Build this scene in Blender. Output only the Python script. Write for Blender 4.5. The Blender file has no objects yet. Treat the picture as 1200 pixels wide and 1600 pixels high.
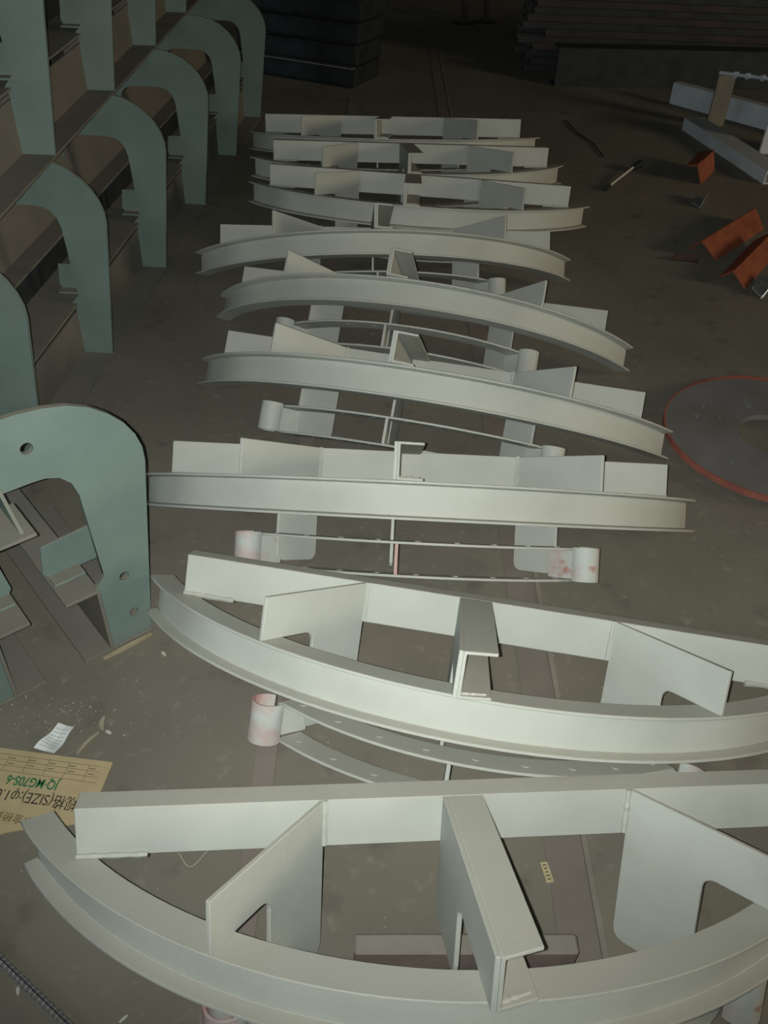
import bpy, bmesh, math, random
from mathutils import Vector, Matrix
random.seed(7)
sc = bpy.context.scene
col = sc.collection

# ------------------------------------------------------------------ camera
cam_d = bpy.data.cameras.new('camera'); cam = bpy.data.objects.new('camera', cam_d); col.objects.link(cam)
cam_d.sensor_fit = 'VERTICAL'; cam_d.sensor_height = 36.0; cam_d.lens = 1349.66 * 36.0 / 1600.0
cam_d.clip_start = 0.02
RT, UP, FW = (0.999476, 0.006986, 0.03161), (-0.028763, 0.639705, 0.768082), (0.014855, 0.768589, -0.639571)
cam.matrix_world = Matrix(((RT[0], UP[0], -FW[0], 0), (RT[1], UP[1], -FW[1], 0), (RT[2], UP[2], -FW[2], 1.55), (0, 0, 0, 1)))
sc.camera = cam

# ------------------------------------------------------------------ light
sc.view_settings.view_transform = 'Standard'; sc.view_settings.look = 'None'
sc.view_settings.gamma = 1.0; sc.view_settings.use_curve_mapping = False
sc.view_settings.exposure = -0.1
w = bpy.data.worlds.new('world'); sc.world = w; w.use_nodes = True
w.node_tree.nodes['Background'].inputs[0].default_value = (0.62, 0.80, 0.74, 1)
w.node_tree.nodes['Background'].inputs[1].default_value = 0.008
def lamp(name, kind, loc, energy, color, target=None, **kw):
    d = bpy.data.lights.new(name, kind); d.energy = energy; d.color = color
    for k, v in kw.items(): setattr(d, k, v)
    o = bpy.data.objects.new(name, d); col.objects.link(o); o.location = loc
    if target is not None:
        o.rotation_euler = (Vector(target) - Vector(loc)).to_track_quat('-Z', 'Y').to_euler()
    return o
# the phone's flash, a few centimetres left of its lens
FLASH = (-0.022, 0.0, 1.55)
lamp('phone_flash', 'SPOT', FLASH, 160.0, (0.985, 1.0, 0.95), (0.05, 2.95, 0.0), spot_size=math.radians(112), spot_blend=1.0, shadow_soft_size=0.004)
# dim light: warm hall lamp right, daylight left, added unseen fill behind the camera
lamp('unseen_light', 'POINT', (9.0, 0.6, 2.6), 720.0, (1.0, 0.80, 0.55), shadow_soft_size=1.0)
lamp('unseen_light', 'POINT', (-6.5, -0.8, 3.0), 170.0, (0.72, 0.88, 1.0), shadow_soft_size=1.0)  # cool daylight from the left, as through an unseen window
lamp('unseen_light', 'POINT', (-0.3, -5.2, 3.4), 40.0, (0.95, 1.0, 0.88), shadow_soft_size=0.3)  # no lamp of the hall: unseen fill added to lift the far frames

# ------------------------------------------------------------------ materials
MATS = {}
def mat(name, base, var=None, scale=8.0, rough=0.6, metal=0.0, bump=0.0, bscale=120.0, detail=6.0, dust=None, dust_shade_amt=0.0, lo=0.35, hi=0.7, spec=0.35, spots=None):
    if name in MATS: return MATS[name]
    m = bpy.data.materials.new(name); m.use_nodes = True; nt = m.node_tree; n = nt.nodes; l = nt.links
    p = n['Principled BSDF']; p.inputs['Roughness'].default_value = rough; p.inputs['Metallic'].default_value = metal
    p.inputs['Specular IOR Level'].default_value = spec
    tc = n.new('ShaderNodeTexCoord')
    src = tc.outputs['Object']
    c = n.new('ShaderNodeRGB'); c.outputs[0].default_value = (*base, 1); out = c.outputs[0]
    def mix(a, colb, fac):
        x = n.new('ShaderNodeMix'); x.data_type = 'RGBA'; l.new(fac, x.inputs[0]); l.new(a, x.inputs[6]); x.inputs[7].default_value = (*colb, 1); return x.outputs[2]
    def noise(s, lo, hi, d=detail):
        t = n.new('ShaderNodeTexNoise'); t.inputs['Scale'].default_value = s; t.inputs['Detail'].default_value = d; l.new(src, t.inputs['Vector'])
        r = n.new('ShaderNodeMapRange'); r.inputs[1].default_value = lo; r.inputs[2].default_value = hi; l.new(t.outputs[0], r.inputs[0]); return r.outputs[0]
    if var: out = mix(out, var, noise(scale, lo, hi))
    if spots:
        for (cc, s, a, b) in spots: out = mix(out, cc, noise(s, a, b, 3.0))
    if dust:  # tint by upward normal: dust, and on the pale frames painted-in shading
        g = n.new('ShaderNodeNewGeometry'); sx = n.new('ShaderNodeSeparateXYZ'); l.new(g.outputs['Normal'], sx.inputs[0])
        r = n.new('ShaderNodeMapRange'); r.inputs[1].default_value = 0.45; r.inputs[2].default_value = 0.95; r.inputs[4].default_value = dust_shade_amt; l.new(sx.outputs[2], r.inputs[0])
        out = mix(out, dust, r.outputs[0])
    l.new(out, p.inputs['Base Color'])
    if bump > 0:
        t = n.new('ShaderNodeTexNoise'); t.inputs['Scale'].default_value = bscale; t.inputs['Detail'].default_value = 4.0; l.new(src, t.inputs['Vector'])
        b = n.new('ShaderNodeBump'); b.inputs['Strength'].default_value = bump; b.inputs['Distance'].default_value = 0.004
        l.new(t.outputs[0], b.inputs['Height']); l.new(b.outputs[0], p.inputs['Normal'])
    MATS[name] = m; return m

PAINT = mat('pale_paint', (0.49, 0.52, 0.475), (0.42, 0.447, 0.408), 5.0, 0.55, bump=0.12, bscale=160, dust=(0.36, 0.34, 0.28), dust_shade_amt=0.6)  # beige tint paints the shading of upward faces into the frame colour
PINK = mat('pale_paint_pink', (0.47, 0.505, 0.47), (0.45, 0.28, 0.265), 11.0, 0.6, lo=0.48, hi=0.68, spots=[((0.38, 0.17, 0.12), 20.0, 0.64, 0.76)])
TEAL = mat('teal_paint', (0.170, 0.235, 0.212), (0.135, 0.19, 0.172), 6.0, 0.6, bump=0.1, bscale=160, dust=(0.20, 0.18, 0.145), dust_shade_amt=0.85)
TAUPE = mat('primer_taupe', (0.19, 0.18, 0.15), (0.15, 0.15, 0.13), 5.0, 0.75, bump=0.1)
DARK = mat('dark_steel', (0.045, 0.055, 0.058), (0.028, 0.034, 0.036), 10.0, 0.5, metal=0.3)
FLOOR = mat('concrete', (0.200, 0.187, 0.148), (0.156, 0.145, 0.114), 2.2, 0.85, bump=0.35, bscale=55, spots=[((0.245, 0.23, 0.19), 26.0, 0.60, 0.78), ((0.12, 0.108, 0.088), 9.0, 0.60, 0.78)])
RAILM = mat('rail_steel', (0.232, 0.200, 0.172), (0.185, 0.162, 0.138), 7.0, 0.7, bump=0.1)
RAILW = mat('strip_steel', (0.212, 0.190, 0.158), (0.17, 0.153, 0.127), 6.0, 0.75, bump=0.2)
RAILB = mat('rail_steel_worn', (0.26, 0.24, 0.20), (0.19, 0.175, 0.145), 9.0, 0.6, bump=0.1)
BAR = mat('rusty_pink_steel', (0.30, 0.245, 0.215), (0.21, 0.17, 0.15), 16.0, 0.75, bump=0.2, dust=(0.23, 0.22, 0.19), dust_shade_amt=0.8)
REDP = mat('red_primer', (0.33, 0.115, 0.08), (0.22, 0.08, 0.06), 12.0, 0.7, bump=0.1)
DISC = mat('grey_plate', (0.185, 0.185, 0.18), (0.145, 0.135, 0.127), 6.0, 0.6, bump=0.1)
SHADEP = mat('hole_shade_plate', (0.10, 0.06, 0.045), (0.07, 0.045, 0.035), 10.0, 0.8)  # lower disc plate: shade put into its colour so the bolt holes look deep
ORANGE = mat('orange_primer', (0.33, 0.095, 0.042), (0.22, 0.065, 0.035), 14.0, 0.7, bump=0.15)
KRAFT = mat('kraft_card', (0.47, 0.38, 0.22), (0.41, 0.33, 0.19), 14.0, 0.85)
GREEN = mat('green_ink', (0.02, 0.16, 0.06), rough=0.8)
INK = mat('black_ink', (0.05, 0.045, 0.03), rough=0.8)
THININK = mat('brown_ink', (0.16, 0.12, 0.06), rough=0.8)
PAPER = mat('white_paper', (0.74, 0.77, 0.75), (0.64, 0.67, 0.66), 30.0, 0.7)
GREYINK = mat('grey_ink', (0.38, 0.42, 0.42), rough=0.8)
STRAW = mat('straw', (0.34, 0.31, 0.22), (0.26, 0.23, 0.16), 40.0, 0.8)
CHIP = mat('pale_chip', (0.55, 0.55, 0.48), (0.40, 0.39, 0.33), 60.0, 0.8)
STEEL = mat('bare_steel', (0.42, 0.43, 0.42), (0.24, 0.245, 0.24), 40.0, 0.35, metal=0.35)
WHITE = mat('white_rod', (0.70, 0.68, 0.62), rough=0.5)
WOOD = mat('pale_wood', (0.36, 0.32, 0.21), (0.28, 0.24, 0.15), 30.0, 0.8)
FARGREY = mat('far_paint', (0.62, 0.68, 0.72), (0.50, 0.56, 0.60), 6.0, 0.6, dust=(0.25, 0.24, 0.2), dust_shade_amt=0.5)
DRAB = mat('drab_wall', (0.10, 0.10, 0.095), (0.07, 0.07, 0.068), 1.5, 0.9)

# ------------------------------------------------------------------ mesh helpers
class MB:
    def __init__(s): s.v = []; s.f = []
    def add(s, vs, fs):
        b = len(s.v); s.v += [tuple(v) for v in vs]; s.f += [tuple(b + i for i in f) for f in fs]; return s
    def box(s, a, b):
        (x0, y0, z0), (x1, y1, z1) = a, b
        return s.add([(x0, y0, z0), (x1, y0, z0), (x1, y1, z0), (x0, y1, z0), (x0, y0, z1), (x1, y0, z1), (x1, y1, z1), (x0, y1, z1)],
                     [(0, 3, 2, 1), (4, 5, 6, 7), (0, 1, 5, 4), (1, 2, 6, 5), (2, 3, 7, 6), (3, 0, 4, 7)])
    def prism(s, pts, d):          # planar polygon of 3D points pushed by vector d
        n = len(pts); P = [Vector(p) for p in pts]; Q = [p + Vector(d) for p in P]
        return s.add(P + Q, [tuple(range(n))[::-1], tuple(range(n, 2 * n))] + [(i, (i + 1) % n, n + (i + 1) % n, n + i) for i in range(n)])
    def sweep(s, rings):           # list of closed sections
        n = len(rings[0]); vs = [p for r in rings for p in r]; m = len(rings); fs = []
        for j in range(m - 1):
            for i in range(n):
                k = (i + 1) % n; fs.append((j * n + i, j * n + k, (j + 1) * n + k, (j + 1) * n + i))
        fs += [tuple(range(n))[::-1], tuple((m - 1) * n + i for i in range(n))]
        return s.add(vs, fs)
    def tube(s, path, r, n=8):
        rings = []
        for i, p in enumerate(path):
            p = Vector(p); a = Vector(path[max(i - 1, 0)]); b = Vector(path[min(i + 1, len(path) - 1)]); t = (b - a).normalized()
            u = t.cross(Vector((0, 0, 1)));
            if u.length < 1e-3: u = t.cross(Vector((1, 0, 0)))
            u.normalize(); v = u.cross(t); rr = r[i] if isinstance(r, (list, tuple)) else r
            rings.append([p + (u * math.cos(2 * math.pi * k / n) + v * math.sin(2 * math.pi * k / n)) * rr for k in range(n)])
        return s.sweep(rings)
    def mesh(s, name, m, smooth=False):
        me = bpy.data.meshes.new(name); me.from_pydata(s.v, [], s.f); me.materials.append(m)
        bm = bmesh.new(); bm.from_mesh(me); bmesh.ops.recalc_face_normals(bm, faces=bm.faces); bm.to_mesh(me); bm.free()
        if smooth:
            for p in me.polygons: p.use_smooth = True
        return me
    def build(s, name, m, parent=None, smooth=False, bevel=0.0, auto=False):
        return put(name, s.mesh(name, m, smooth or auto), parent, bevel, auto)
def put(name, me, parent=None, bevel=0.0, auto=False):
    o = bpy.data.objects.new(name, me); col.objects.link(o); o.parent = parent
    if auto:
        bm = bmesh.new(); bm.from_mesh(me)
        for e in bm.edges:
            if len(e.link_faces) == 2 and e.calc_face_angle(0) > math.radians(28): e.smooth = False
        bm.to_mesh(me); bm.free()
    if bevel > 0:
        b = o.modifiers.new('bevel', 'BEVEL'); b.width = bevel; b.segments = 1; b.limit_method = 'ANGLE'; b.angle_limit = math.radians(40)
    return o
def tag(o, label, cat, group=None, kind=None):
    if label: o['label'] = label
    if cat: o['category'] = cat
    if group: o['group'] = group
    if kind: o['kind'] = kind
    return o
def thing(name, label, cat, loc=(0, 0, 0), rotz=0.0, group=None):
    o = bpy.data.objects.new(name, None); col.objects.link(o); o.location = loc; o.rotation_euler = (0, 0, rotz); o.empty_display_size = 0.1
    return tag(o, label, cat, group)
def curve_plate(name, loops, thick, m):      # plate with holes: closed 2D loops, extruded by thick about z = 0
    cu = bpy.data.curves.new(name, 'CURVE'); cu.dimensions = '2D'; cu.fill_mode = 'BOTH'; cu.extrude = thick / 2
    for lp in loops:
        sp = cu.splines.new('POLY'); sp.points.add(len(lp) - 1); sp.use_cyclic_u = True
        for i, (x, y) in enumerate(lp): sp.points[i].co = (x, y, 0, 1)
    ob = bpy.data.objects.new(name, cu); me = bpy.data.meshes.new_from_object(ob)
    bpy.data.objects.remove(ob); bpy.data.curves.remove(cu)
    me.materials.clear(); me.materials.append(m); me.name = name
    return me
def text_mesh(name, body, size, m, off=0.0):
    cu = bpy.data.curves.new(name, 'FONT'); cu.body = body; cu.size = size; cu.extrude = 0.0002; cu.offset = off
    ob = bpy.data.objects.new(name, cu); me = bpy.data.meshes.new_from_object(ob)
    bpy.data.objects.remove(ob); bpy.data.curves.remove(cu)
    me.materials.clear(); me.materials.append(m); me.name = name
    return me
def circle(cx, cy, r, n=16): return [(cx + r * math.cos(2 * math.pi * i / n), cy + r * math.sin(2 * math.pi * i / n)) for i in range(n)]

# ------------------------------------------------------------------ setting
g = MB().box((-8, -7, -0.15), (11, 11, 0)); tag(g.build('floor', FLOOR), 'brown grey concrete workshop floor', None, kind='structure')
g = MB().box((-8, 11, 0), (11, 11.2, 5)); tag(g.build('wall_back', DRAB), 'dark back wall of the hall', None, kind='structure')

# floor rails (flat steel strips running under the frames)
def strip(x0, x1, y0, y1, h, m, label):
    o = MB().box((x0, y0, 0.0), (x1, y1, h)).build('floor_rail', m, bevel=0.0006); return tag(o, label, 'rail')
strip(-0.226, -0.182, 0.60, 6.1, 0.003, RAILM, 'pinkish flat steel strip on the floor under the left ends of the frames')
strip(0.352, 0.425, 0.30, 8.6, 0.0025, RAILW, 'wide brownish flat strip on the floor under the right side of the frames')
strip(0.4252, 0.437, 0.30, 8.6, 0.005, RAILB, 'narrow worn bright rail beside the wide floor strip')

# ------------------------------------------------------------------ curved frames
S = dict(W=0.736, bf=0.0556, H=0.0881, Lc=0.648, yc=0.3085, hc=0.086, tw=0.046, cbx=-0.0558, cbw=0.0596, cby=-0.0441, gxc=0.2616, gxa=0.4284, gya=0.0864,
         zr1=-0.0493, zr2=-0.1254, Wr=0.3842, yr=0.0046, cbs=0.0147, R=0.8524, Rr=0.5978)
POSES = [(0.236, 0.4627, 0.212, 0.1034, 0.4262, 0.0587), (0.208, 0.9285, 0.2473, -0.1403, 0.5293, 0.0414), (0.1099, 1.503, 0.2767, -0.0366, 0.6879, -0.0039),
         (0.0899, 2.002, 0.2815, -0.2193, 0.7075, 0.0064), (0.0818, 2.525, 0.2925, -0.2055, 0.7581, -0.002), (0.0462, 3.025, 0.2499, 0.0441, 0.6161, 0.006),
         (0.154, 3.4723, 0.1803, -0.0447, 0.2291, 0.0239), (0.1764, 3.892, 0.1716, 0.091, 0.1866, 0.0216), (0.03, 4.345, 0.1794, -0.0627, 0.2299, -0.0298)]
def weld(p0, p1, r, n=9):
    p0, p1 = Vector(p0), Vector(p1); path = []; rr = []
    for i in range(n):
        t = i / (n - 1); path.append(p0.lerp(p1, t)); rr.append(r * (0.75 + 0.5 * random.random()))
    return MB().tube(path, rr, 6)
def frame_parts():
    P = []                                   # (name, mesh, bevel, parent index or None)
    R, H, zt = S['R'], S['H'], S['H'] + S['hc']; b = S['bf'] / 2; t = 0.006; tw = 0.005
    def add(name, mb, m=PAINT, parent=None, auto=False, bevel=0.0012):
        me = mb.mesh(name, m, auto)
        if auto:
            bm = bmesh.new(); bm.from_mesh(me)
            for e in bm.edges:
                if len(e.link_faces) == 2 and e.calc_face_angle(0) > math.radians(28): e.smooth = False
            bm.to_mesh(me); bm.free()
        P.append((name, me, bevel, parent)); return len(P) - 1
    # curved I-beam
    sec = [(b, 0), (b, t), (tw / 2, t + 0.003), (tw / 2, H - t - 0.003), (b, H - t), (b, H), (-b, H), (-b, H - t), (-tw / 2, H - t - 0.003), (-tw / 2, t + 0.003), (-b, t), (-b, 0)]
    th = math.asin(S['W'] / R); rings = []
    for i in range(57):
        a = -th + 2 * th * i / 56; rings.append([((R + o) * math.sin(a), R - (R + o) * math.cos(a), z) for o, z in sec])
    add('curved_beam', MB().sweep(rings), auto=True)
    # straight channel along the back
    L, yc, cw = S['Lc'], S['yc'], S['tw']
    sec = [(yc, H), (yc + cw, H), (yc + cw, H + t), (yc + t, H + t), (yc + t, zt - t), (yc + cw, zt - t), (yc + cw, zt), (yc, zt)]
    ch = add('back_channel', MB().sweep([[(x, y, z) for y, z in sec] for x in (-L, L)]))
    for s in (-1, 1):
        add('weld_bead', weld((s * L, yc - 0.001, H + 0.001), (s * (L - 0.11), yc - 0.002, H + 0.001), 0.0058), parent=ch, bevel=0)
    # middle channel, front end cut on the skew
    x0, x1, y0 = S['cbx'], S['cbx'] + S['cbw'], S['cby']; k = S['cbs'] / S['cbw']
    sec = [(x0, H), (x1, H), (x1, H + t), (x0 + t, H + t), (x0 + t, zt - t), (x1, zt - t), (x1, zt), (x0, zt)]
    mc = add('middle_channel', MB().sweep([[(x, y0 + (x - x0) * k, z) for x, z in sec], [(x, yc, z) for x, z in sec]]))
    add('weld_bead', weld((x0 + t, y0 + 0.012, H + t), (x1 - 0.01, y0 + 0.025, H + t), 0.004), parent=mc, bevel=0)
    add('weld_bead', weld((x0 - 0.001, yc - 0.002, H + 0.005), (x0 - 0.001, yc - 0.002, zt - 0.004), 0.004), parent=mc, bevel=0)
    # gusset plates reaching over the beam and down to the lower ring
    def plate(px, py, qx, qy, tb, zb, th_):
        d = Vector((qx - px, qy - py, 0)); Lg = d.length; d.normalize(); nrm = Vector((-d.y, d.x, 0)) * th_
        r = 0.022; q = []
        def pt(s_, z): q.append(Vector((px, py, 0)) + d * s_ + Vector((0, 0, z)))
        pt(0.0, zt); pt(Lg, zt); pt(Lg, H); pt(tb + r, H)
        for a in (20, 45, 70, 90): pt(tb + r - r * math.sin(math.radians(a)), H - r + r * math.cos(math.radians(a)))
        for a in (0, 30, 60, 90): pt(tb - r + r * math.cos(math.radians(a)), zb + r - r * math.sin(math.radians(a)))
        for a in (0, 30, 60, 90): pt(r - r * math.sin(math.radians(a)), zb + r - r * math.cos(math.radians(a)))
        pt(0.0, H)
        return MB().prism([p - nrm / 2 for p in q], nrm)
    for s in (-1, 1):
        gp = add('gusset_plate', plate(s * S['gxc'], yc - 0.0005, s * S['gxa'], S['gya'], 0.142, S['zr2'] + 0.006, 0.008))
        add('weld_bead', weld((s * (S['gxc'] - 0.005), yc - 0.002, H + 0.005), (s * (S['gxc'] - 0.005), yc - 0.002, zt + 0.001), 0.0055), parent=gp, bevel=0)
    add('middle_plate', plate(x0 - 0.004, yc - 0.0005, x0 - 0.004, y0 + 0.002, 0.15, S['zr2'] + 0.006, 0.008))
    # lower ring: two flat curved strips, screws, posts, rolled ends
    Rr, yr = S['Rr'], S['yr']; th = math.asin(S['Wr'] / Rr)
    for zz in (S['zr1'], S['zr2']):
        rings = []
        for i in range(33):
            a = -th + 2 * th * i / 32
            rings.append([((Rr - o) * math.sin(a), yr + Rr - (Rr - o) * math.cos(a), z) for o, z in ((0, zz), (0.062, zz), (0.062, zz - 0.006), (0, zz - 0.006))])
        rs = add('ring_strip', MB().sweep(rings), auto=True)
        for i in range(9):
            a = -th * 0.92 + 2 * th * 0.92 * i / 8; cx, cy = (Rr - 0.03) * math.sin(a), yr + Rr - (Rr - 0.03) * math.cos(a)
            add('screw_head', MB().prism([(x, y, zz - 0.0065) for x, y in circle(cx, cy, 0.007, 8)], (0, 0, 0.0078)), parent=rs, bevel=0)
    for (px, py, wd) in ((x0 + 0.004, yr + 0.004, 0.008),):
        add('post', MB().box((px, py, S['zr2'] - 0.001), (px + wd, py + 0.05, S['zr1'] - 0.005)))
    for s in (-1, 1):
        cx, cy = s * 0.408, 0.139; r = 0.034; rings = []
        q = []
        for i in range(19):
            a = math.radians(195 + 270 * i / 18); q.append((r * math.cos(a), r * math.sin(a)))
        q += [(x * 0.84, y * 0.84) for x, y in reversed(q)]
        add('end_roll', MB().prism([(cx + s * x, cy + y, S['zr2'] - 0.004) for x, y in q], (0, 0, S['zr1'] - S['zr2'] + 0.006)), auto=True, bevel=0.0008)
        a0 = Vector((s * 0.386, 0.150, 0)); a1 = Vector((s * 0.336, 0.203, 0)); d = (a1 - a0); nn = Vector((-d.y, d.x, 0)).normalized() * 0.007
        add('end_plate', MB().prism([a0 + Vector((0, 0, S['zr2'])), a1 + Vector((0, 0, S['zr2'])), a1 + Vector((0, 0, S['zr1'] - 0.006)), a0 + Vector((0, 0, S['zr1'] - 0.006))], nn))
    near_plate = plate(x0 - 0.004, yc - 0.0005, x0 - 0.004, y0 + 0.002, 0.15, -0.048, 0.008).mesh('middle_plate', PAINT)
    return P, near_plate
PARTS, NEAR_PLATE = frame_parts()
def frot(yaw, tilt, roll): return Matrix.Rotation(yaw, 3, 'Z') @ Matrix.Rotation(roll, 3, 'Y') @ Matrix.Rotation(-tilt, 3, 'X')
FL = ['pale grey arched steel frame nearest the camera, its left end over the printed cardboard',
      'pale grey arched steel frame second from the front, its left end touching the teal arch',
      'pale grey steel frame third from the front seen edge-on, with pink-stained lower ends',
      'pale grey arched steel frame fourth from the front, right end by the red-rimmed disc',
      'pale grey arched steel frame fifth from the front with screw-studded double ring below',
      'pale grey arched steel frame sixth from the front, highest crown under the three far frames',
      'pale grey steel frame third from the back, its beam bowed towards the camera',
      'pale grey steel frame second from the back of the row',
      'pale grey steel frame farthest back in the row, against the dark floor']
for i, (x, y, z, yaw, tilt, roll) in enumerate(POSES):
    Rm = frot(yaw, tilt, roll)
    zmin = min((Rm @ v.co).z for (_, me, _, _) in PARTS for v in me.vertices) + z
    zz = z - zmin + 0.0055
    # slide along the view ray so that lifting the frame onto the floor does not move it in the picture
    kk = (1.55 - zz) / (1.55 - z)
    root = thing('curved_frame', FL[i], 'steel frame', (x * kk, y * kk, zz), group='arched steel frames laid out in a row')
    root.rotation_euler = Rm.to_euler('XYZ')
    objs = []
    for (nm, me, bev, par) in PARTS:
        o = put(nm, NEAR_PLATE if (i == 0 and nm == 'middle_plate') else me, root if par is None else objs[par], bev); objs.append(o)
        if (nm == 'end_roll' and i in (0, 1, 2)) or (nm in ('end_plate', 'post') and i == 2):
            o.material_slots[0].link = 'OBJECT'; o.material_slots[0].material = PINK

# ------------------------------------------------------------------ teal trough frames with arch plates
SC = 0.215
half_out = [(0, 0), (-0.058, 0.465), (-0.057, 0.500), (-0.047, 0.535), (-0.028, 0.570), (0.0, 0.602), (0.035, 0.630), (0.075, 0.649), (0.12, 0.660), (0.17, 0.665)]
half_in = [(0.10, 0), (0.097, 0.165), (0.106, 0.186), (0.080, 0.215), (0.085, 0.33), (0.090, 0.445), (0.099, 0.478), (0.118, 0.500), (0.145, 0.511), (0.17, 0.513)]
mir = lambda q: [(2 * SC - s, z) for s, z in q]
outline = half_out + mir(half_out)[::-1] + mir(half_in) + half_in[::-1]
holes = [circle(s, z, r, 14) for (s, z, r) in ((0.163, 0.589, 0.0125), (0.037, 0.188, 0.0115), (0.033, 0.072, 0.011), (0.267, 0.589, 0.0125), (0.393, 0.188, 0.0115), (0.397, 0.072, 0.011))]
# local axes of a trough frame: x = outward (to the right), y = length away from the camera, z = up; s = -x
ARCH = curve_plate('arch_plate', [[(-s, z) for s, z in outline]] + [[(-s, z) for s, z in h] for h in holes], 0.012, TEAL)
ARCH.transform(Matrix.Rotation(math.radians(90), 4, 'X'))
ARCHP = curve_plate('arch_plate', [[(-s, z) for s, z in outline]], 0.012, TEAL)
ARCHP.transform(Matrix.Rotation(math.radians(90), 4, 'X'))
def angle_bracket(sgn):
    m = MB(); f = (lambda s: -s) if sgn > 0 else (lambda s: -(2 * SC - s))
    m.prism([(f(0.050), 0.085, 0.197), (f(0.168), 0.085, 0.197), (f(0.180), 0.085, 0.215), (f(0.170), 0.085, 0.288), (f(0.050), 0.085, 0.294)], (0, 0.007, 0))
    m.box((min(f(0.10), f(0.172)), 0.050, 0.197), (max(f(0.10), f(0.172)), 0.085, 0.204))
    return m.mesh('bracket', TEAL)
BRK = {1: angle_bracket(1), -1: angle_bracket(-1)}
def trough(name, label, loc, rotz, y0, y1, arches, group, near=False):
    r = thing(name, label, 'trough frame', loc, rotz, group)
    for sgn in (1, -1):
        f = (lambda s: -s) if sgn > 0 else (lambda s: -(2 * SC - s))
        top = 0.186 if near else 0.160
        sec = [(0.0, 0.0), (0.169, 0.0), (0.169, 0.008), (0.106, 0.008), (0.106, top), (0.104, top), (0.098, top), (0.098, 0.008), (0.0, 0.008)]
        MB().sweep([[(f(s), y, z) for s, z in sec] for y in (y0, y1)]).build('base_rail', TAUPE, r, bevel=0.001)
        if near: MB().box((min(f(0.098), f(0.176)), y0, 0.186), (max(f(0.098), f(0.176)), y1, 0.194)).build('top_flange', TAUPE, r, bevel=0.001)
    if not near:
        MB().box((-0.250, y0 + 0.02, 0.184), (-0.088, y1 - 0.01, 0.193)).build('deck_plate', TAUPE, r, bevel=0.001)
        MB().box((-0.262, y0 + 0.05, 0.194), (-0.2505, y1 - 0.02, 0.272)).build('dark_bar', DARK, r, bevel=0.002)  # plain dark bar set between deck plate and deck strip
        MB().box((-0.350, y0 + 0.03, 0.272), (-0.2505, y1, 0.280)).build('deck_strip', TAUPE, r, bevel=0.001)
        MB().prism([(-0.325, y0 + 0.03, 0.2805), (-0.350, y0 + 0.03, 0.47), (-0.357, y0 + 0.03, 0.47), (-0.332, y0 + 0.03, 0.2805)], (0, y1 - y0 - 0.05, 0)).build('side_plate', TAUPE, r, bevel=0.001)
        for yy in arches[:-1]:
            MB().box((-0.262, yy + 0.30, 0.0085), (-0.168, yy + 0.32, 0.183)).build('cross_plate', TAUPE, r, bevel=0.001)
    for yy in arches:
        o = put('arch_plate', ARCH if near else ARCHP, r, 0.0012); o.location = (0, yy, 0.0085)
        for sgn in ((1, -1) if near else (1,)):
            b = put('bracket', BRK[sgn], r, 0.001); b.location = (0, yy, 0)
    if near:
        sh = MB().box((-0.292, -0.118, 0.488), (-0.214, -0.0065, 0.495)).build('shelf_plate', TAUPE, r, bevel=0.001)
        MB().prism([(-0.232, -0.0065, 0.4955), (-0.232, -0.105, 0.4955), (-0.232, -0.0065, 0.560)], (-0.007, 0, 0)).build('shelf_rib', TEAL, sh)
    return r
GT = 'teal trough frames with arch plates'
trough('trough_frame', 'teal trough frame in the left foreground with a holed arch plate facing the camera', (-0.519, 1.407, 0.0), math.radians(40), -0.012, 0.56, [0.0], GT, True)
trough('trough_frame', 'long teal trough frame standing on the floor along the left side, lower of the stack', (-0.922, 2.686, 0.0), math.radians(-3.53), -0.93, 3.02, [-0.65, 0.0, 0.718, 1.434, 2.17, 2.9], GT)
trough('trough_frame', 'long teal trough frame stacked on top of the lower one at the upper left', (-0.979, 2.68, 0.674), 0.004, -0.95, 3.04, [-0.735, 0.0, 0.73, 1.461, 2.19, 2.92], GT)

# ------------------------------------------------------------------ steel bar on the floor inside the nearest frame
r = thing('steel_bar', 'short rust-pink steel bar lying crosswise on the floor inside the nearest frame', 'bar', (0.16, 0.650, 0.0055), math.radians(1.2))
m = MB(); yq = [(-0.018, 0.0), (0.016, 0.0), (0.016, 0.073), (-0.018, 0.073)]
m.sweep([[(x, y, z) for y, z in yq] for x in (-0.168, 0.208)]); m.build('bar_body', BAR, r, bevel=0.004)

# ------------------------------------------------------------------ round flange discs
def disc(cx, cy, z, rad, hole, label, tiltx=0.0, tilty=0.0, th=0.018, pth=None):
    pth = pth or th
    r = thing('flange_disc', label, 'disc', (cx, cy, z), 0.0); r.rotation_euler = (tiltx, tilty, 0)
    hl = [circle(math.cos(a) * q, math.sin(a) * q, 0.010, 10) for a, q in ((2.75, 0.24), (2.45, 0.24), (2.6, 0.175), (3.85, 0.24), (4.6, 0.24), (1.75, 0.165), (0.6, 0.24), (5.5, 0.24), (5.0, 0.165))]
    me = curve_plate('disc_plate', [circle(0, 0, rad - 0.006, 72), circle(0, 0, hole, 40)] + hl, pth, DISC if pth == th else SHADEP); o = put('disc_plate', me, r); o.location = (0, 0, pth / 2)
    me = curve_plate('disc_rim', [circle(0, 0, rad, 72), circle(0, 0, rad - 0.0061, 72)], th + 0.002, REDP); o = put('disc_rim', me, r); o.location = (0, 0, th / 2)
    return r
disc(1.295, 2.30, 0.0, 0.345, 0.20, 'lower red-rimmed round plate mostly hidden under the grey disc at the right edge', pth=0.006)
disc(1.262, 2.250, 0.021, 0.342, 0.113, 'grey round flange disc with red rim and bolt holes at the right edge')

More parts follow.
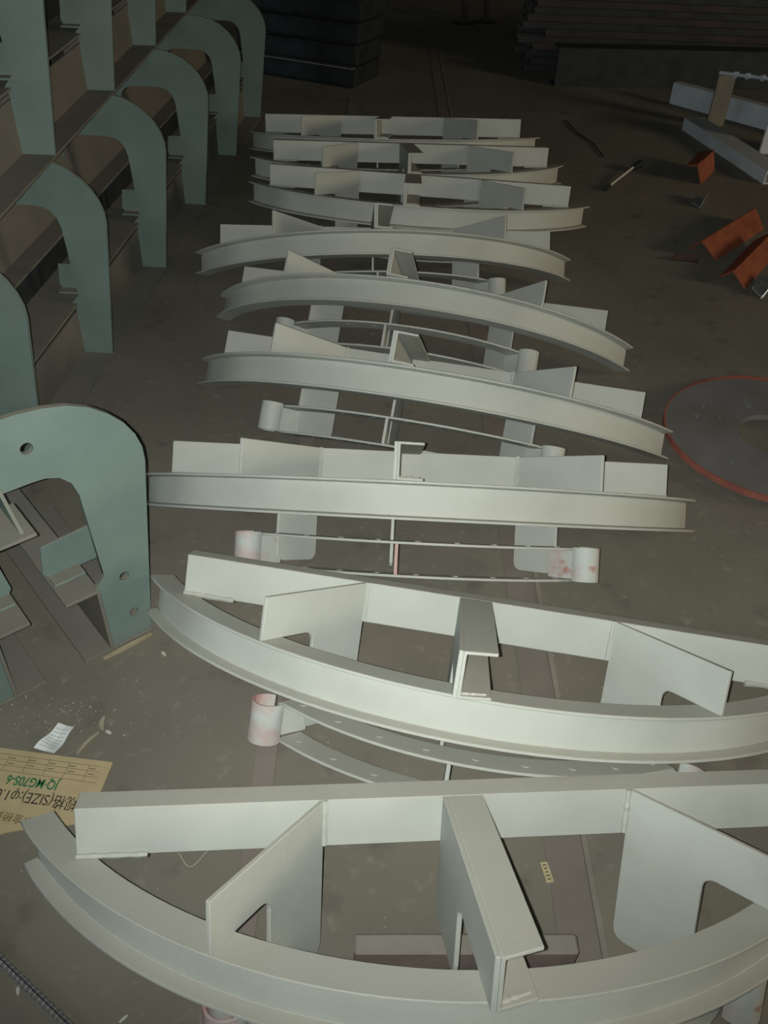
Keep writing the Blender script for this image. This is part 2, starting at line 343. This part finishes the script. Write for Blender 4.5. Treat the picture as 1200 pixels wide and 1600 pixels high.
# ------------------------------------------------------------------ printed cardboard
rc = thing('cardboard_sheet', 'torn brown cardboard with upside-down green and black print on the floor', 'cardboard', (-0.515, 1.03, 0.0), 0.0)
poly = [(0, 0), (-0.10, 0.011), (-0.30, 0.036), (-0.30, -0.19), (-0.235, -0.180), (-0.19, -0.172), (-0.165, -0.160), (-0.12, -0.150), (-0.07, -0.145), (-0.016, -0.135), (-0.008, -0.074)]
MB().prism([(x, y, 0.0012) for x, y in poly], (0, 0, 0.003)).build('sheet', KRAFT, rc)
def printed(name, body, size, m, px, py, ang, sx=1.0, off=0.0):
    me = text_mesh(name, body, size, m, off); o = put(name, me, rc); o.location = (px, py, 0.0046); o.rotation_euler = (0, 0, math.radians(ang)); o.scale = (sx, 1, 1); return o
printed('green_lettering', 'JQ\u00b7MG70S-6', 0.029, GREEN, -0.094, -0.048, 173.5, 0.72, 0.0004)
printed('black_lettering', '\u89c4\u683c(SIZE):\u03c61.0', 0.033, INK, -0.043, -0.086, 173.5, 0.77)
printed('small_lettering', '\u5e02\u91d1\u6865\u710a\u6750', 0.021, THININK, -0.118, -0.131, 168)
tb = MB(); a = math.radians(173.5 - 180)
for k in range(4):
    y = -0.012 - 0.0125 * k
    tb.prism([(-0.022, y, 0.0044), (-0.29, y + 0.033, 0.0044), (-0.29, y + 0.0338, 0.0044), (-0.022, y + 0.0008, 0.0044)], (0, 0, 0.0003))
for k in range(6):
    x = -0.045 - 0.042 * k; y = -0.010 - (x + 0.022) * 0.123
    tb.prism([(x, y, 0.0044), (x + 0.0008, y, 0.0044), (x - 0.004, y - 0.0365, 0.0044), (x - 0.0048, y - 0.0365, 0.0044)], (0, 0, 0.0003))
for k in range(6):
    for j in range(2):
        x = -0.030 - 0.042 * k; y = -0.0195 - 0.0125 * j - (x + 0.022) * 0.123
        tb.prism([(x, y, 0.0044), (x - 0.014, y + 0.0018, 0.0044), (x - 0.014, y + 0.0036, 0.0044), (x, y + 0.0018, 0.0044)], (0, 0, 0.0003))
tb.build('printed_table', THININK, rc)

# white label
rp = thing('paper_label', 'crumpled white paper label on the floor above the cardboard', 'paper', (-0.650, 1.080, 0.0), 0.0)
nx, ny = 7, 9; m = MB(); c00, c10, c01, c11 = Vector((-0.035, -0.022)), Vector((0.012, -0.036)), Vector((-0.002, 0.040)), Vector((0.034, 0.030))
def lab(u, v, dz=0.0):
    p = c00.lerp(c10, u).lerp(c01.lerp(c11, u), v); return (p.x, p.y, 0.004 + 0.0035 * math.sin(7 * v + 2 * u) + 0.0035 * abs(u - 0.5) * 2 + dz)
vs = [lab(i / (nx - 1), j / (ny - 1)) for j in range(ny) for i in range(nx)]; vs += [(x, y, z - 0.0006) for x, y, z in vs]; N = nx * ny
fs = [(j * nx + i, j * nx + i + 1, (j + 1) * nx + i + 1, (j + 1) * nx + i) for j in range(ny - 1) for i in range(nx - 1)]
fs += [tuple(N + k for k in f[::-1]) for f in fs]
bd = [i for i in range(nx)] + [j * nx + nx - 1 for j in range(1, ny)] + [(ny - 1) * nx + i for i in range(nx - 2, -1, -1)] + [j * nx for j in range(ny - 2, 0, -1)]
fs += [(bd[k], N + bd[k], N + bd[(k + 1) % len(bd)], bd[(k + 1) % len(bd)]) for k in range(len(bd))]
m.add(vs, fs); m.build('label_sheet', PAPER, rp, smooth=False)
m = MB()
for k in range(7):
    v = 0.13 + 0.115 * k
    for seg in range(5):
        u0 = 0.12 + 0.15 * seg; u1 = u0 + 0.10 + 0.04 * random.random()
        m.add([lab(u0, v, .0004), lab(u1, v, .0004), lab(u1, v + 0.028, .0004), lab(u0, v + 0.028, .0004)], [(0, 1, 2, 3)])
m.build('printed_lines', GREYINK, rp)

# small yellow tag inside the nearest frame
rt = thing('paper_tag', 'small yellowish printed tag on the floor inside the nearest frame', 'tag', (0.349, 0.815, 0.0026), math.radians(11))
MB().box((-0.007, -0.020, 0.0), (0.007, 0.020, 0.003)).build('tag_card', mat('tag_yellow', (0.52, 0.46, 0.29), (0.42, 0.36, 0.22), 60, 0.7), rt)
m = MB()
for k in range(5): m.box((-0.004, -0.015 + 0.007 * k, 0.003), (0.003, -0.0125 + 0.007 * k, 0.0033))
m.build('tag_print', THININK, rt)

# ribbed steel bar bottom left
rb = thing('ribbed_rod', 'ribbed steel rod lying on the floor at the bottom left corner', 'rod', (-0.54, 0.590, 0.0), math.atan2(-0.113, 0.163))
MB().tube([(-0.20, 0, 0.0085), (0.20, 0, 0.0085)], 0.0072, 12).build('rod_core', DISC, rb, auto=True)
rib = MB().tube([(-0.0018, 0, 0.0085), (0, 0, 0.0085), (0.0018, 0, 0.0085)], [0.0072, 0.0086, 0.0072], 12).mesh('rib', STEEL)
for k in range(36):
    o = put('rib', rib, rb); o.location = (-0.195 + 0.011 * k, 0, 0)
MB().box((-0.20, -0.0012, 0.0155), (0.20, 0.0012, 0.0168)).build('long_rib', DARK, rb)

# sticks, straws, chips
def sliver(p0, p1, wd, label, m=STRAW, name='straw', cat='straw', bow=0.004, h=0.003):
    p0, p1 = Vector((*p0, 0)), Vector((*p1, 0)); c = (p0 + p1) / 2; d = (p1 - p0); L = d.length
    r = MB(); n = 6; rings = []
    for i in range(n + 1):
        t = i / n; x = -L / 2 + L * t; y = bow * math.sin(math.pi * t); k = wd / 2 * (0.45 + 0.55 * math.sin(math.pi * min(max(t, 0.08), 0.92)))
        rings.append([(x, y - k, 0.0005), (x, y + k, 0.0005), (x, y + k, h), (x, y - k, h)])
    o = r.sweep(rings).build(name, m); o.location = c; o.rotation_euler = (0, 0, math.atan2(d.y, d.x)); return tag(o, label, cat)
sliver((-0.604, 1.303), (-0.512, 1.383), 0.010, 'pale wooden stick lying along the foot of the near arch plate', WOOD, 'wood_stick', 'stick', 0.0, 0.006)
sliver((-0.594, 1.048), (-0.563, 1.104), 0.008, 'folded dry straw beside the white label', h=0.003)
sliver((-0.558, 1.112), (-0.562, 1.146), 0.010, 'thin dry leaf standing off the straw beside the white label', h=0.002)
sliver((-0.549, 1.108), (-0.537, 1.101), 0.007, 'tiny pale sliver right of the dry leaf', CHIP, bow=0.0)
sliver((-0.500, 1.425), (-0.478, 1.447), 0.004, 'thin straw on the floor beside the foot of the near arch plate')
sliver((-0.476, 1.330), (-0.466, 1.318), 0.007, 'short pale chip right of the near arch foot', CHIP, 'pale_chip', 'chip', 0.0)
sliver((-0.566, 0.596), (-0.561, 0.583), 0.006, 'pale flake beside the ribbed rod', CHIP, 'pale_chip', 'chip', 0.0)
sliver((-0.385, 0.545), (-0.374, 0.556), 0.005, 'bright flake on the floor under the nearest frame', CHIP, 'pale_chip', 'chip', 0.0)
m = MB(); path = []
for i in range(15):
    t = i / 14; path.append((-0.345 + 0.055 * t, 0.838 + 0.008 * t - 0.030 * math.sin(math.pi * t) ** 1.3, 0.0012))
tag(m.tube(path, 0.0007, 5).build('wire', CHIP), 'thin curved pale wire on the floor inside the nearest frame', 'wire')
# fine litter on the floor
m = MB()
for k in range(300):
    q = random.random()
    if q < 0.45: x, y = random.gauss(-0.66, 0.085), random.gauss(1.155, 0.045)
    elif q < 0.75: x, y = random.uniform(-0.75, 0.6), random.uniform(0.5, 1.6)
    else: x, y = random.uniform(-0.8, 1.6), random.uniform(1.2, 4.5)
    if -0.82 < x < -0.5 and 0.83 < y < 1.07: continue
    if -0.66 < x < -0.5 and 1.25 < y < 1.5 or x < -0.6 and y > 1.23: continue
    if -0.227 < x < -0.181 or 0.351 < x < 0.438: continue
    if x < -0.52 and y > 1.2: continue
    r = random.uniform(0.0006, 0.0017); a = random.random() * 6.28; e = random.uniform(0.5, 1.6)
    pts = []
    for j in range(4):
        b = a + j * 1.57 + random.uniform(-0.3, 0.3); pts.append((x + r * e * math.cos(b), y + r * math.sin(b), 0.0002))
    m.prism(pts, (0, 0, r * 0.7))
tag(m.build('floor_litter', CHIP), 'tiny pale chips and dust strewn over the concrete floor', 'litter', kind='stuff')

# ------------------------------------------------------------------ right background: orange offcuts, torch, stacked sections
def offcut(name, label, p0, p1, wd, ht, m, rx=0.0, group='orange offcuts on the right'):
    p0, p1 = Vector((*p0, 0)), Vector((*p1, 0)); L = (p1 - p0).length; d = p1 - p0
    r = thing(name, label, 'offcut', p0, math.atan2(d.y, d.x), group); t = 0.007
    cr, sr = math.cos(rx), math.sin(rx)
    def T(x, y, z): return (x, y * cr - z * sr, y * sr + z * cr)
    a = MB().prism([T(0, 0, t), T(L, 0, t), T(L * 0.94, wd, t), T(0.03, wd, t)], T(0, 0, -t)); b = MB().prism([T(0, 0, 0), T(L, 0, 0), T(L * 0.98, 0, ht), T(0.02, 0, ht * 0.8)], T(0, t, 0))
    o1 = a.build('leg_plate', m, r, bevel=0.001); o2 = b.build('web_plate', m, r, bevel=0.001)
    zm = min((v.co.z for o in (o1, o2) for v in o.data.vertices)); r.location.z = -zm + 0.0005
    return r
offcut('angle_offcut', 'long orange-primed angle offcut lying left of the others', (1.42, 3.70), (1.80, 4.13), 0.11, 0.10, ORANGE, math.radians(222))
offcut('angle_offcut', 'orange-primed angle offcut lying nearest to the right edge', (1.47, 3.40), (1.78, 3.84), 0.095, 0.085, ORANGE, math.radians(228))
offcut('angle_offcut', 'short orange-primed plate offcut standing behind the long one', (1.66, 4.66), (1.82, 4.92), 0.11, 0.08, ORANGE, math.radians(250))
offcut('angle_offcut', 'dark rusty angle offcut at the left tip of the orange ones', (1.29, 3.66), (1.41, 3.64), 0.05, 0.045, mat('rusty_dark', (0.10, 0.06, 0.045), (0.06, 0.04, 0.035), 14, 0.7), math.radians(10))
offcut('angle_offcut', 'dark steel angle offcut with bright edge at the right edge', (1.58, 3.30), (1.68, 3.46), 0.06, 0.06, STEEL, math.radians(20))
offcut('angle_offcut', 'small grey lump of scrap beyond the orange offcuts', (1.60, 4.30), (1.66, 4.42), 0.05, 0.06, DISC, math.radians(12))
# rod tool with pale shaft
rt = thing('rod_tool', 'thin pale rod with dark ends lying on the far floor', 'tool', (1.19, 4.55, 0.0), math.atan2(0.28, 0.19))
MB().tube([(0.0, 0, 0.014), (0.32, 0, 0.03)], 0.0058, 8).build('shaft', WHITE, rt, auto=True)
MB().tube([(-0.05, 0, 0.013), (0.0, 0, 0.014)], 0.0125, 8).build('tip', DARK, rt, auto=True)
MB().tube([(0.32, 0, 0.03), (0.40, -0.01, 0.03)], [0.016, 0.022], 10).build('dark_end', DARK, rt, auto=True)  # dark lump at the far end of the shaft
# black cable
m = MB(); tag(m.tube([(1.15, 5.75, 0.006), (1.18, 5.5, 0.006), (1.24, 5.3, 0.006), (1.26, 5.05, 0.006)], 0.004, 6).build('cable', DARK, auto=True), 'thin black cable on the far floor left of the stacked channels', 'cable')

# stacked pale channels with upright plates
def channel(name, label, p0, p1, wd, ht, z=0.0, m=FARGREY, cat='channel', group='pale channels at the far right'):
    p0, p1 = Vector((*p0, 0)), Vector((*p1, 0)); d = p1 - p0; L = d.length; t = 0.008
    r = thing(name, label, cat, (p0.x, p0.y, z), math.atan2(d.y, d.x), group)
    MB().box((0, 0, 0), (L, t, ht)).build('web', m, r, bevel=0.001)
    MB().box((0, t, 0), (L, wd, t)).build('flange', m, r, bevel=0.001); MB().box((0, t, ht - t), (L, wd, ht)).build('flange', m, r, bevel=0.001)
    return r
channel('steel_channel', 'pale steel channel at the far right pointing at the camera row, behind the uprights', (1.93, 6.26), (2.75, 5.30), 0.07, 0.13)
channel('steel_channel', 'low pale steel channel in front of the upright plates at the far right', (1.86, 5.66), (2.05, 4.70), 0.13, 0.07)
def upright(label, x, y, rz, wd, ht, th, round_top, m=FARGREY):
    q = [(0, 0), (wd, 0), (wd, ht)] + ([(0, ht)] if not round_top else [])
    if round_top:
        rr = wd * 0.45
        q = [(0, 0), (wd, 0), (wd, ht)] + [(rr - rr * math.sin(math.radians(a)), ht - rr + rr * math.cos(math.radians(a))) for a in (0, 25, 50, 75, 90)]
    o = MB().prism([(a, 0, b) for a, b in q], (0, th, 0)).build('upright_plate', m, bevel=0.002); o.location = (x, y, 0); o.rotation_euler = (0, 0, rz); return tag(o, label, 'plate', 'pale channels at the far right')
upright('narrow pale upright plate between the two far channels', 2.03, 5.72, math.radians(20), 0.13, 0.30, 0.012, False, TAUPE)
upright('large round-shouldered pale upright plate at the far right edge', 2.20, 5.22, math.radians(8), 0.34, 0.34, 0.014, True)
r = thing('threaded_bar', 'pale bar with nuts resting across the tops of the far upright plates', 'bar', (2.02, 5.70, 0.320), math.radians(-38))
MB().tube([(0, 0, 0.0), (0.62, 0, 0.036)], 0.011, 8).build('bar_shaft', FARGREY, r, auto=True)
for xx in (0.09, 0.16, 0.25, 0.36): MB().tube([(xx, 0, 0.058 * xx), (xx + 0.02, 0, 0.058 * (xx + 0.02))], 0.019, 6).build('nut', FARGREY, r)
o = MB().box((-0.13, -0.05, 0), (0.13, 0.05, 0.06)).build('wood_block', WOOD, bevel=0.004); o.location = (2.32, 4.98, 0.0); o.rotation_euler = (0, 0, math.radians(24)); tag(o, 'pale wooden block beside the far channels at the right edge', 'block')

# dark stock at the far right: deep beam and piled bars
channel('deep_beam', 'deep dark steel beam lying across the far right floor', (1.20, 6.60), (4.6, 6.83), 0.16, 0.245, m=DARK, cat='beam', group='dark stock at the back')
k = 0
RUST = mat('dark_rust', (0.052, 0.042, 0.04), (0.03, 0.027, 0.027), 8, 0.6)
for lvl in range(13):
    for j in range(2):
        yb = 7.02 + 0.13 * j; zb = 0.0005 + 0.0465 * lvl; xo = random.uniform(-0.12, 0.08); L = 3.6
        sec = [(0, 0), (0.10, 0), (0.10, 0.045), (0.094, 0.045), (0.094, 0.006), (0.006, 0.006), (0.006, 0.045), (0, 0.045)]
        ob = MB().sweep([[(x, y, z) for y, z in sec] for x in (0, L)]).build('channel_bar', RUST if (lvl + j) % 2 else DARK, bevel=0.0015); ob.location = (1.08 + xo, yb, zb)
        tag(ob, 'dark rusty channel bar in the layered pile behind the deep beam', 'bar', 'dark channel bars piled at the back')
# two dark stands and a lump further back
for (x, y, lb) in ((0.69, 8.62, 'left'), (0.89, 8.70, 'right')):
    r = thing('dark_stand', 'dark thin stand far at the back, the %s of the pair' % lb, 'stand', (x, y, 0))
    MB().tube([(0, 0, 0.012), (0, 0, 0.9)], 0.022, 8).build('pole', RUST, r, auto=True); MB().box((-0.09, -0.09, 0), (0.09, 0.09, 0.012)).build('foot', RUST, r)
# stacked dark trays far left
yaw = math.radians(-25)
for lv in range(4):
    r = thing('sheet_tray', 'dark folded sheet tray, %s of the stack behind the row of frames' % ('lowest', 'second lowest', 'third lowest', 'topmost')[lv], 'tray', (-0.20 + 0.012 * lv, 6.36, 0.0008 + 0.132 * lv), yaw, 'dark trays at the back')
    L = 0.95 - 0.02 * lv; MBt = MB().box((-L, 0, 0.016), (0, 0.004, 0.118)); MBt.build('side_wall', DARK, r, bevel=0.001)
    MB().box((-L, -0.03, 0), (0, 0.40, 0.006)).build('bottom_plate', DARK, r, bevel=0.001)
    MB().box((-L, 0.004, 0.006), (0, 0.39, 0.016)).build('bottom_step', DARK, r, bevel=0.001)
    MB().box((-L, -0.03, 0.118), (0.0, 0.02, 0.124)).build('top_lip', STEEL if lv == 0 else DARK, r, bevel=0.001)  # lowest tray only: a glint put in by the paler lip colour
    MB().box((-0.004, 0.004, 0.016), (0, 0.38, 0.118)).build('end_wall', DARK, r, bevel=0.001)
    MB().box((-L, 0.386, 0.016), (0, 0.39, 0.124)).build('side_wall', DARK, r, bevel=0.001)
